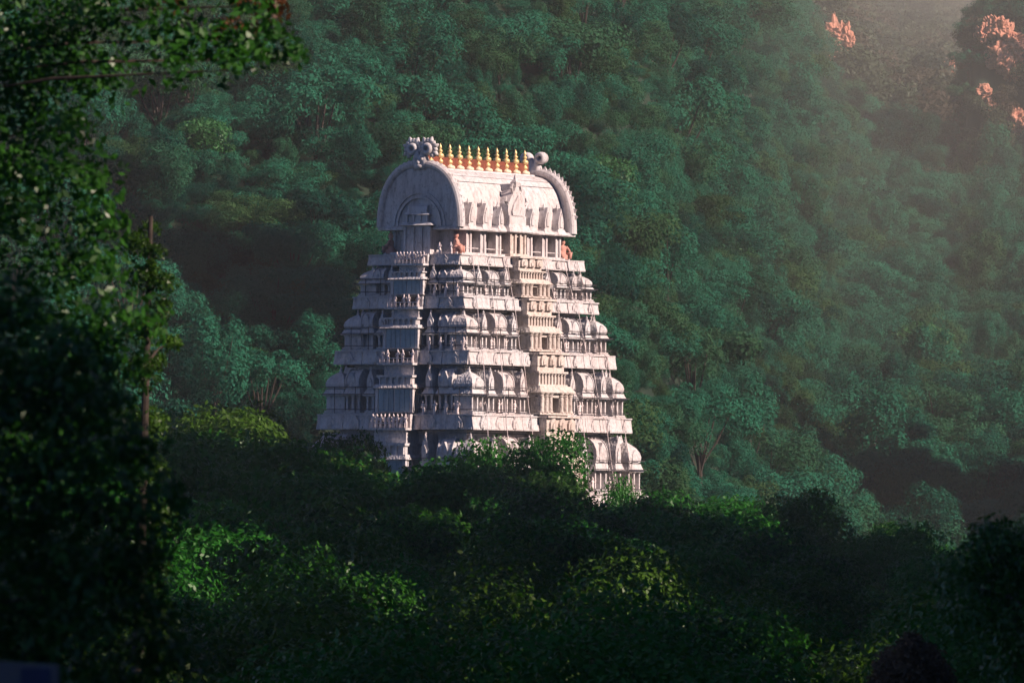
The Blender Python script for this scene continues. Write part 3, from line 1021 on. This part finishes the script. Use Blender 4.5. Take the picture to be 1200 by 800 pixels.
# end gables: thick horseshoe plate with a raised rim, flame teeth and a horned mask on top
def gable(sx):
    G = MB()
    x_in, x_out = sx * (nl - .3), sx * (nl + .05)
    outer = [(-nw - .18, ze - .05)] + roof_section(nw + .16, ze + .2, zr - ze + .0) + [(nw + .18, ze - .05)]
    G.loft([[(x, y, z) for y, z in outer] for x in (x_in, x_out)])
    o = G.build("end_gable", M_PLASTER, tower)
    rim = MB()
    path = roof_section(nw + .12, ze + .1, zr - ze + .1, 30)
    for (a, b) in zip(path, path[1:]):
        pass
    n = len(path)
    rings = []
    for i_, (y, z) in enumerate(path):
        p, q = path[max(0, i_ - 1)], path[min(n - 1, i_ + 1)]
        d = Vector((0, q[0] - p[0], q[1] - p[1])).normalized()
        nv = Vector((0, -d.z, d.y))
        if nv.z < 0 and abs(y) < nw * .9: nv = -nv
        if nv.y * y < 0: nv = -nv
        c = Vector((sx * (nl - .12), y, z)) + nv * .12
        rings.append([c + Vector((1, 0, 0)) * (.42 * math.cos(t)) + nv * (.36 * math.sin(t)) for t in [2 * math.pi * j / 12 for j in range(12)]])
        if 1 < i_ < n - 1:
            # a flame tooth standing on the rim
            e = c + nv * .30
            ln = .34 if sx > 0 else .14
            rim.add([e - d * .22 + Vector((-.12, 0, 0)), e + d * .22 + Vector((-.12, 0, 0)), e + d * .22 + Vector((.12, 0, 0)), e - d * .22 + Vector((.12, 0, 0)), e + nv * ln + d * .06], [(3, 2, 1, 0), (0, 1, 4), (1, 2, 4), (2, 3, 4), (3, 0, 4)])
    rim.loft(rings)
    rim.build("gable_rim", M_PLASTER, o)
    # horned mask: head with brow, eyes' sockets, jaw and two scrolled horns
    k = MB()
    cx, cz = sx * (nl - .05), zr + .55
    for (dx, dy, dz, rx, ry, rz) in ((0, 0, 0, .42, .62, .62), (.12 * sx, 0, -.42, .42, .48, .32), (.2 * sx, -.3, .16, .3, .2, .2), (.2 * sx, .3, .16, .3, .2, .2), (.4 * sx, 0, -.1, .18, .16, .2)):
        k.loft([[(cx + dx + rx * math.sin(f) * math.cos(t), dy + ry * math.sin(f) * math.sin(t), cz + dz + rz * math.cos(f)) for t in [2 * math.pi * j / 10 for j in range(10)]] for f in [.08 + 2.98 * q / 7 for q in range(8)]])
    for sy in (-1, 1):
        yc, zc_ = sy * .72, cz + 1.0
        nseg = 16
        ringq = [(-.40, .19), (-.45, .30), (-.40, .46), (-.2, .52), (.2, .52), (.40, .46), (.45, .30), (.40, .19)]
        nq = len(ringq)
        vs = [(cx + xx, yc + rr * math.cos(2 * math.pi * j / nseg), zc_ + rr * math.sin(2 * math.pi * j / nseg)) for j in range(nseg) for xx, rr in ringq]
        k.add(vs, [(j * nq + q, ((j + 1) % nseg) * nq + q, ((j + 1) % nseg) * nq + (q + 1) % nq, j * nq + (q + 1) % nq) for j in range(nseg) for q in range(nq)])
        if sx < 0:                            # leafy crest round the mask facing the valley
            for q in range(11):
                t = -.9 + q * .42 if sy > 0 else math.pi + .9 - q * .42
                c_, s_ = math.cos(t), math.sin(t)
                e, l_ = .52, .92 + .16 * (q % 2)
                k.loft([[(cx + dx, yc + c_ * r_ - s_ * w_, zc_ + s_ * r_ + c_ * w_) for dx, w_ in ((-wd, -wd), (wd, -wd), (wd, wd), (-wd, wd))] for r_, wd in ((e, .13), ((e + l_) / 2, .17), (l_, .04))])
        tube(k, [(cx, sy * .3, cz - .7), (cx, sy * .42, cz - .1), (cx, sy * .30, cz + .4), (cx, sy * .36, cz + .9)], [.34, .42, .36, .3], 8)
    k.build("horned_mask", M_PLASTER, o, smooth=True)
    # blind concentric arches on the gable
    F = face_map(1 if sx < 0 else 3, nl, nw)
    for rad_, dep in ((2.55, .12), (2.2, .18)):
        a = MB()
        ring_o = [(rad_ * math.cos(t), ze + .2 + (rad_ * 1.12) * math.sin(t)) for t in [math.pi * q / 20 for q in range(21)]]
        ring_i = [((rad_ - .16) * math.cos(t), ze + .2 + (rad_ - .16) * 1.12 * math.sin(t)) for t in [math.pi * q / 20 for q in range(21)]]
        for q in range(20):
            a.loft([[F(s, n, z) for s, z in (ring_o[q], ring_o[q + 1], ring_i[q + 1], ring_i[q])] for n in (.04, .04 + dep)])
        a.build("blind_arch", M_PLASTER, o)
    # small shrine box standing in front of the gable, carried down to the neck
    a = MB()
    fbox(a, F, -1.3, 1.3, -1.2, .35, z0 + .03, ze + .22)
    pilasters(a, F, -1.3, 1.3, .35, .47, z0 + .03, ze + .1, 4, .2)
    flare(a, F, -1.3, 1.3, -.2, .45, ze + .22, ze + .5, .35)
    fbox(a, F, -1.05, 1.05, -.2, .4, ze + .5, ze + 1.1)
    pilasters(a, F, -1.05, 1.05, .4, .5, ze + .5, ze + 1.1, 4, .16)
    flare(a, F, -1.05, 1.05, -.2, .45, ze + 1.1, ze + 1.3, .2)
    fprism_s(a, F, [(-.2, ze + 1.3), (-.2, ze + 1.85), (.1, ze + 1.95), (.38, ze + 1.8), (.5, ze + 1.3)], -.95, .95)
    a.build("gable_shrine", M_PLASTER, o)


gable(-1)
gable(1)

# pillars of the neck and the pointed dormers over them, long sides
F = face_map(0, nl, nw)
FBk = face_map(2, nl, nw)
dorm = [(-.775, .95, 2.0), (-.53, .95, 2.0), (-.26, .85, 1.8), (.29, .85, 1.8), (.56, .95, 2.0), (.80, .95, 2.0)]
for FF in (F, FBk):
    for t, wd, h in dorm:
        s_ = t * nl
        p = MB()
        fbox(p, FF, s_ - .34, s_ + .34, -1.0, -.25, z0 + .2, ze - .1)
        pilasters(p, FF, s_ - .42, s_ + .42, -.4, -.12, z0 + .2, ze - .12, 2, .22)
        p.build("neck_pillar", M_PLASTER, neck)
        d = MB()
        flare(d, FF, s_ - wd * .5, s_ + wd * .5, -.6, .1, ze - .1, ze + .42, .3)
        fbox(d, FF, s_ - wd * .36, s_ + wd * .36, -1.2, .12, ze + .4, ze + .55)
        fprism_n(d, FF, [(s_ - wd * .40, ze + .4), (s_ - wd * .46, ze + .9), (s_ - wd * .40, ze + 1.15), (s_ - wd * .2, ze + h * .85), (s_, ze + h + .2), (s_ + wd * .2, ze + h * .85), (s_ + wd * .40, ze + 1.15), (s_ + wd * .46, ze + .9), (s_ + wd * .40, ze + .4)], -1.9, .14)
        fprism_n(d, FF, arch_profile(s_, ze + .6, wd * .5, h * .55, point=.1), .14, .22)
        d.loft([[FF(s_ + e * cs, -.3 + e * sn, z) for cs, sn in ((-1, -1), (1, -1), (1, 1), (-1, 1))] for e, z in ((.10, ze + h + .05), (.13, ze + h + .2), (.05, ze + h + .3), (.01, ze + h + .55))])
        d.build("roof_dormer", M_PLASTER, roof)
    c = MB()                                  # big central gable dormer
    fbox(c, FF, -1.35, 1.35, -1.0, .45, z0 + .03, z0 + .3)
    for sg in (-1, 1):
        s0, s1 = sorted((sg * .42, sg * 1.2))
        fbox(c, FF, s0, s1, -1.0, .2, z0 + .3, ze - .1)
    fbox(c, FF, -.42, .42, -1.0, .19, ze - .45, ze - .1)
    pilasters(c, FF, -1.25, 1.25, .2, .36, z0 + .3, ze - .12, 4, .24)
    c.build("roof_doorway", M_WARM, neck)
    c = MB()
    flare(c, FF, -1.5, 1.5, -1.0, .35, ze - .1, ze + .55, .35)
    fbox(c, FF, -1.3, 1.3, -1.2, .3, ze + .55, ze + 1.3)
    fprism_n(c, FF, [(-1.25, ze + 1.3), (-1.4, ze + 1.75), (-1.3, ze + 2.3), (-.95, ze + 2.8), (-.45, ze + 3.3), (0, ze + 4.0), (.45, ze + 3.3), (.95, ze + 2.8), (1.3, ze + 2.3), (1.4, ze + 1.75), (1.25, ze + 1.3)], -2.6, .2)
    fprism_n(c, FF, [(-.8, ze + 1.3), (-.9, ze + 1.7), (-.7, ze + 2.2), (-.3, ze + 2.6), (0, ze + 3.0), (.3, ze + 2.6), (.7, ze + 2.2), (.9, ze + 1.7), (.8, ze + 1.3)], .2, .36)
    for sg in (-1, 1):
        tube(c, [FF(sg * .5, .1, ze + 3.2), FF(sg * .75, .1, ze + 3.6), FF(sg * .55, .1, ze + 3.95), FF(sg * .35, .1, ze + 3.75)], [.16, .15, .12, .08], 6)
        tube(c, [FF(sg * 1.3, .1, ze + 2.2), FF(sg * 1.65, .1, ze + 2.5), FF(sg * 1.5, .1, ze + 2.85)], [.16, .13, .06], 6)
    c.loft([[FF(e * cs, .0 + e * sn, z) for cs, sn in ((-1, -1), (1, -1), (1, 1), (-1, 1))] for e, z in ((.2, ze + 3.7), (.3, ze + 4.1), (.12, ze + 4.35), (.02, ze + 4.8))])
    c.build("central_gable", M_PLASTER, roof)
m = MB()
for FF in (F, FBk):
    for s0, s1 in ((-.95, -.6), (-.5, -.17), (.17, .5), (.6, .95)):
        fbox(m, FF, s0 * nl, s1 * nl, -.25, -.19, z0 + .55, z0 + .62)
m.build("neck_railing", M_PLASTER, neck)


# seated guardian statues on the corners of the neck
def statue_mesh():
    mb = MB()
    prof = [(0, .55, .5), (.1, .58, .52), (.16, .5, .45), (.3, .52, .48), (.45, .42, .38), (.62, .30, .26), (.85, .34, .26), (1.05, .40, .26), (1.14, .32, .2), (1.2, .13, .12), (1.26, .13, .12), (1.34, .20, .2), (1.46, .22, .23), (1.58, .18, .19), (1.66, .14, .14), (1.85, .05, .05)]
    mb.loft([[(rx * math.cos(t), ry * math.sin(t), z) for t in [2 * math.pi * i / 12 for i in range(12)]] for z, rx, ry in prof])
    for sx in (-1, 1):
        tube(mb, [(sx * .38, 0, 1.08), (sx * .62, -.1, .78), (sx * .45, -.42, .62)], [.13, .11, .08], 7)
        tube(mb, [(sx * .2, -.2, .42), (sx * .5, -.5, .5), (sx * .35, -.55, .08)], [.2, .19, .13], 7)
    return mb.build("statue", M_PINK, link=False, smooth=True).data


st = statue_mesh()
for sx, sy in ((-1, -1), (1, -1), (-1, 1), (1, 1)):
    o = bpy.data.objects.new("statue", st); COL.objects.link(o); o.parent = tower
    o.location = (sx * (nl - .55), sy * (nw - .45), z0 + .1)
    o.rotation_euler = (0, 0, (R(-20) if sy < 0 else R(160)) * (1 if sx > 0 else -1))
    o["label"] = "pinkish terracotta guardian statue on the corner under the roof"

# ------------------------------------------------------------------ valley canopy
val_kinds = [
    tree_kind(31, 4.6, 3.6, 15, 9.0, 9500, .15, M_VAL, 9.0, .3, M_BARK),
    tree_kind(32, 4.0, 4.2, 13, 9.2, 9000, .14, M_VAL, 9.0, .28, M_BARK),
    tree_kind(33, 5.2, 3.2, 17, 8.8, 10500, .15, M_VAL, 8.6, .32, M_BARK),
    tree_kind(34, 4.2, 3.4, 14, 9.0, 9000, .14, M_VAL2, 8.8, .28, M_BARKP),
]
near_kinds = [
    tree_kind(41, 4.2, 3.6, 16, 9.0, 24000, .085, M_VAL, 9.0, .26, M_BARK),
    tree_kind(42, 3.8, 4.0, 15, 9.2, 23000, .08, M_VAL, 9.0, .26, M_BARK),
    tree_kind(43, 4.0, 3.4, 15, 8.8, 23000, .08, M_VAL2, 8.8, .26, M_BARKP),
]


def top_limit(px):
    """upper edge of the canopy in the photograph, as frame height for a frame column"""
    xs = [0, 120, 200, 260, 330, 400, 450, 520, 600, 650, 700, 760, 850, 950, 1050, 1130, 1200]
    ys = [470, 440, 455, 478, 505, 522, 552, 540, 556, 535, 575, 572, 598, 600, 612, 628, 640]
    return np.interp(px, xs, ys)


g = np.random.default_rng(17)
rows = [(130, 5.2), (146, 5.2), (164, 5.6), (185, 6), (208, 6.2), (234, 6.5), (264, 7), (300, 7.5), (340, 8), (385, 8.5), (430, 9), (480, 9), (530, 8.5), (575, 8), (605, 8)]
for r_, (d0, st_) in enumerate(rows):
    half = d0 * 600 / FPX + 3.5
    xs = np.arange(-half, half + st_, st_)
    for x in xs:
        x = x + g.uniform(-.35, .35) * st_
        d = d0 + g.uniform(-.4, .4) * st_
        px = 600 + x / d * FPX
        lim = top_limit(px)
        # nearer rows sit lower in the frame
        frac = np.clip((d - 130) / 380, 0, 1) ** .75
        ytop = 770 - g.uniform(-5, 34) + (lim + g.choice([g.uniform(-26, -8), g.uniform(-8, 14), g.uniform(6, 26)], p=[.3, .4, .3]) - 750) * frac
        if px < 330: ytop += 10
        if 655 < px < 765: ytop = max(ytop, 581)
        if 380 < px < 655: ytop = max(ytop, 548)
        if abs(x - TC.x) < 14 and d > 590:
            continue
        near = d < 240
        kinds = near_kinds if near else val_kinds
        q = g.random()
        if near: ki = 2 if q < .2 else (0 if q < .6 else 1)
        else: ki = 3 if q < .13 else int(g.integers(0, 3))
        kd = kinds[ki]
        gz = float(terrain(x, d))
        ztop = pix(px, ytop, d).z
        # crown apex of a kind sits near zc + .75 rz
        apex = {0: 12.4, 1: 13.2, 2: 11.9, 3: 12.2}[ki] if not near else {0: 12.4, 1: 12.8, 2: 12.0}[ki]
        s = (ztop - gz) / apex
        if s < .45: continue
        s = min(s, 1.7)
        yg = (near and ki == 2) or (not near and ki == 3)
        if near:
            lab = "yellow-green leafy tree in the dark foreground canopy" if yg else "dark green leafy tree in the shaded foreground canopy"
            grp = "yellow-green foreground trees" if yg else "dark foreground trees"
        else:
            lab = "lighter yellow-green tree in the valley canopy before the tower" if yg else "dark broadleaf tree in the valley canopy before the tower"
            grp = "yellow-green trees of the valley canopy" if yg else "dark trees of the valley canopy"
        plant_tree("broadleaf_tree", kd, (x, d, gz), g.uniform(0, 6.28), (s * .92, s * .92, s), lab, "tree", grp)

for px, ytop, d, ki, sw, lab in (
        (402, 519, 604, 3, .8, "bushy yellow-flecked tree before the lower left corner of the tower"),
        (545, 524, 606, 0, .95, "round dark tree before the near corner of the tower"),
        (642, 512, 602, 1, .9, "tallest open-crowned tree before the doorway side of the tower"),
        (596, 545, 598, 2, .8, "low dark tree between the two taller trees before the tower"),
        (738, 566, 610, 0, .5, "small bright green tree before the right foot of the tower"),
        (275, 488, 540, 3, .95, "yellow-flecked tree standing left of the tower above the canopy")):
    p = pix(px, ytop, d)
    gz = float(terrain(p.x, d))
    s_ = (p.z - gz) / (12.4, 13.2, 11.9, 12.2)[ki]
    plant_tree("broadleaf_tree", val_kinds[ki], (p.x, d, gz), px * .7, (s_ * sw * .8, s_ * sw * .8, s_), lab, "tree", None)

# ------------------------------------------------------------------ near trees framing the left side
def framing_tree(name, d, lobes_px, base_px, nleaf, leaf, mat, label, seed, depth=1.4, trunk_r=.12, bark=None):
    """lobes_px = (px, py, radius px): boughs standing d metres away, spread in depth too"""
    gg = np.random.default_rng(seed)
    k = d / FPX
    b = pix(*base_px, d)
    gz = float(terrain(b.x, d))
    e = empty(name, (b.x, d, gz))
    tag(e, label, "tree")
    L = []
    for px, py, rp in lobes_px:
        p = pix(px, py, d)
        r = rp * k
        L.append((p.x - b.x, gg.uniform(-.5, .5) * depth, p.z - gz, r, r * gg.uniform(.9, 1.5), r * .95))
    me = leaf_mesh("crown", leaf_cloud(L, nleaf, leaf, seed, shell=.7, up=.2), mat)
    o = bpy.data.objects.new("crown", me); COL.objects.link(o); o.parent = e
    h = max(l[2] for l in L) + .2
    mb = MB()
    tube(mb, [(0, 0, -.5), (.1, 0, h * .3), (-.1, .1, h * .65), (.05, 0, h)], [trunk_r * 1.4, trunk_r, trunk_r * .8, trunk_r * .3], 9)
    for l in L[::4]:
        zb = min(h * .97, max(h * .1, l[2] - .35))
        tube(mb, [(0, 0, zb), (l[0] * .5, l[1] * .5, (zb + l[2]) / 2 + .1), (l[0], l[1], l[2])], [trunk_r * .25, trunk_r * .15, trunk_r * .05], 6)
    mb.build("trunk", bark or M_BARK, e)
    return e


lob = []
for py in range(-60, 560, 55):
    edge = np.interp(py, [-60, 40, 75, 110, 200, 270, 360, 430, 560], [250, 245, 225, 150, 128, 150, 168, 172, 185])
    x = edge - 48
    while x > -260:
        lob.append((x + random.uniform(-14, 14), py + random.uniform(-16, 16), random.uniform(42, 66)))
        x -= 68
lob += [(290, 18, 36), (318, 40, 28), (340, 58, 20), (352, 70, 12), (275, 60, 34), (272, 88, 15), (240, 60, 40), (300, 62, 20), (346, 66, 14), (330, 62, 13), (268, 74, 20), (215, 88, 24), (258, 96, 10)]
framing_tree("leafy_tree", 78, lob, (-150, 800), 26000, .055, M_NEAR, "tall dark leafy tree filling the upper left edge, its bough reaching out at the top", 51, 2.4)
lob = []
for py in range(380, 900, 60):
    edge = np.interp(py, [380, 440, 520, 640, 760, 900], [40, 110, 170, 200, 215, 215])
    x = edge - 40
    while x > -220:
        lob.append((x + random.uniform(-14, 14), py + random.uniform(-16, 16), random.uniform(45, 70)))
        x -= 66
framing_tree("leafy_tree", 46, lob, (-120, 1200), 22000, .036, M_NEAR, "blurred dark leafy tree in the lower left corner, nearest to the viewer", 52, 1.6)
lob = [(184, 300, 14), (192, 335, 17), (186, 372, 16), (174, 268, 13), (198, 402, 13), (168, 330, 20), (170, 390, 20), (160, 290, 18), (180, 424, 14), (194, 358, 10), (178, 316, 12)]
framing_tree("slender_tree", 120, lob + [(165, 440, 26), (168, 500, 28), (166, 555, 30), (170, 610, 32), (166, 670, 34), (170, 730, 36), (166, 790, 38)], (168, 800), 8500, .045, M_VAL2, "slender tree with sharp yellow-green leaves at the edge of the dark left foliage", 53, 1.2)
lob = [(325, 8, 22), (285, 14, 20), (270, 40, 18), (300, 34, 16)]
framing_tree("copper_leaved_tree", 79.5, lob + [(200, -20, 40), (120, -60, 60)], (-160, 820), 1300, .05, M_RED, "coppery brown young leaves among the bough at the top left", 54, .8)
lob = [(1050, 785, 26), (1078, 778, 28), (1085, 805, 36), (1045, 812, 30), (1066, 758, 18)]
framing_tree("dry_shrub", 118, lob, (1070, 1000), 7000, .045, M_BROWN, "brown dry-leaved shrub at the bottom right corner", 55, 1.2, .05, M_BARKP)
lob = [(1150, 690, 60), (1190, 720, 70), (1230, 660, 70), (1165, 640, 36), (1240, 760, 80), (1130, 735, 30), (1215, 800, 60)]
framing_tree("bare_limbed_tree", 90, lob, (1215, 1100), 9000, .045, M_NEAR, "dark blurred tree with pale crooked limbs at the bottom right edge", 56, 1.4, .16, M_BARKP)

# ------------------------------------------------------------------ board at the bottom left corner
d = 34
p = pix(20, 772, d)
k = d / FPX
sb = empty("sign_board", (p.x, d, float(terrain(p.x, d))), R(-8))
tag(sb, "pale grey board with a dark blue field at the bottom left corner", "sign")
hz = p.z - sb.location.z
x0, x1 = (-60 - 20) * k, (70 - 20) * k
zt = hz; zb = hz - .42
m = MB()
m.loft([[(x0, y, zb), (x1, y, zb), (x1, y, zt - 6 * k), (x0, y, zt)] for y in (-.02, .02)])
m.build("board", simple("pale painted board", (.10, .10, .115), .6, 0, .1), sb)
m = MB()
m.loft([[(x0 + (x1 - x0) * .66, y, zb + .03), (x1 - 9 * k, y, zb + .03), (x1 - 9 * k, y, zt - 10 * k), (x0 + (x1 - x0) * .66, y, zt - 10 * k)] for y in (-.026, -.021)])
m.build("blue_field", simple("blue painted field", (.006, .01, .07), .5, 0, .1), sb)
for x in (x0 + .05, x1 - .06):
    m = MB()
    tube(m, [(x, .05, -.4), (x, .05, zt - .06)], [.03, .03], 8)
    m.build("post", M_DARK, sb)

# ------------------------------------------------------------------ reddish rock outcrops catching the sun
M_ROCK = plaster("red sandstone", (.66, .32, .22), (.16, .07, .05), .8, .35)


from mathutils import noise


def rock(ps, size, seed, label):
    gg = random.Random(seed)
    c0 = sum(ps, Vector()) / len(ps)
    bm = bmesh.new()
    foot = c0.copy(); foot.z = (c0.z + float(terrain(c0.x, c0.y))) / 2
    for j, p in enumerate(list(ps) + [foot]):      # the last block carries the crag down to the slope
        t = bmesh.new()
        bmesh.ops.create_icosphere(t, subdivisions=4, radius=1)
        q = Vector((seed * 3.1 + j * 1.7, j * .9, 0))
        k = size * p.y / 2300 * gg.uniform(.75, 1.3)
        sq = Vector((gg.uniform(.8, 1.25), gg.uniform(.8, 1.2), gg.uniform(.8, 1.5))) * k
        for v in t.verts:
            n_ = noise.fractal(v.co * 1.5 + q, .8, 2.1, 6)
            c = noise.cell(v.co * 2.4 + q)
            d = v.co * (1 + .42 * n_ + .22 * c)
            if j == len(ps): d = Vector((d.x * 1.1, d.y * 1.1, d.z * max(1.0, (c0.z - foot.z) / (sq.z * .8))))
            v.co = Vector((d.x * sq.x, d.y * sq.y, d.z * sq.z)) + (p - c0) + Vector((0, -2.5, 0))
        me = bpy.data.meshes.new("tmp")
        t.to_mesh(me); t.free()
        bm.from_mesh(me)
        bpy.data.meshes.remove(me)
    me = bpy.data.meshes.new("rock_outcrop")
    bm.to_mesh(me); bm.free()
    me.materials.append(M_ROCK)
    o = bpy.data.objects.new("rock_outcrop", me)
    COL.objects.link(o)
    o.location = c0
    tag(o, label, "rock")


for j, (r_, ps) in enumerate(zip(ROCKS, ROCK_AT)):
    if ps: rock(ps, r_[2], j + 2, r_[3])

# ------------------------------------------------------------------ haze
bm = bmesh.new()
bmesh.ops.create_cube(bm, size=1)
for v in bm.verts:
    v.co.x = 1540 if v.co.x > 0 else -940
    v.co.y = 7040 if v.co.y > 0 else -740
    v.co.z = 560 if v.co.z > 0 else -19
me = bpy.data.meshes.new("haze")
bm.to_mesh(me); bm.free()
hm = bpy.data.materials.new("haze")
hm.use_nodes = True
nt = hm.node_tree
nt.nodes.remove(nt.nodes["Principled BSDF"])
pv = nt.nodes.new("ShaderNodeVolumePrincipled")
pv.inputs["Color"].default_value = (.98, .97, .88, 1)
pv.inputs["Density"].default_value = 0.000125
pv.inputs["Anisotropy"].default_value = -0.3
nt.links.new(pv.outputs[0], nt.nodes["Material Output"].inputs["Volume"])
me.materials.append(hm)
hz = bpy.data.objects.new("haze", me)
COL.objects.link(hz)
tag(hz, "thin sunlit haze over the valley", "haze", kind="stuff")
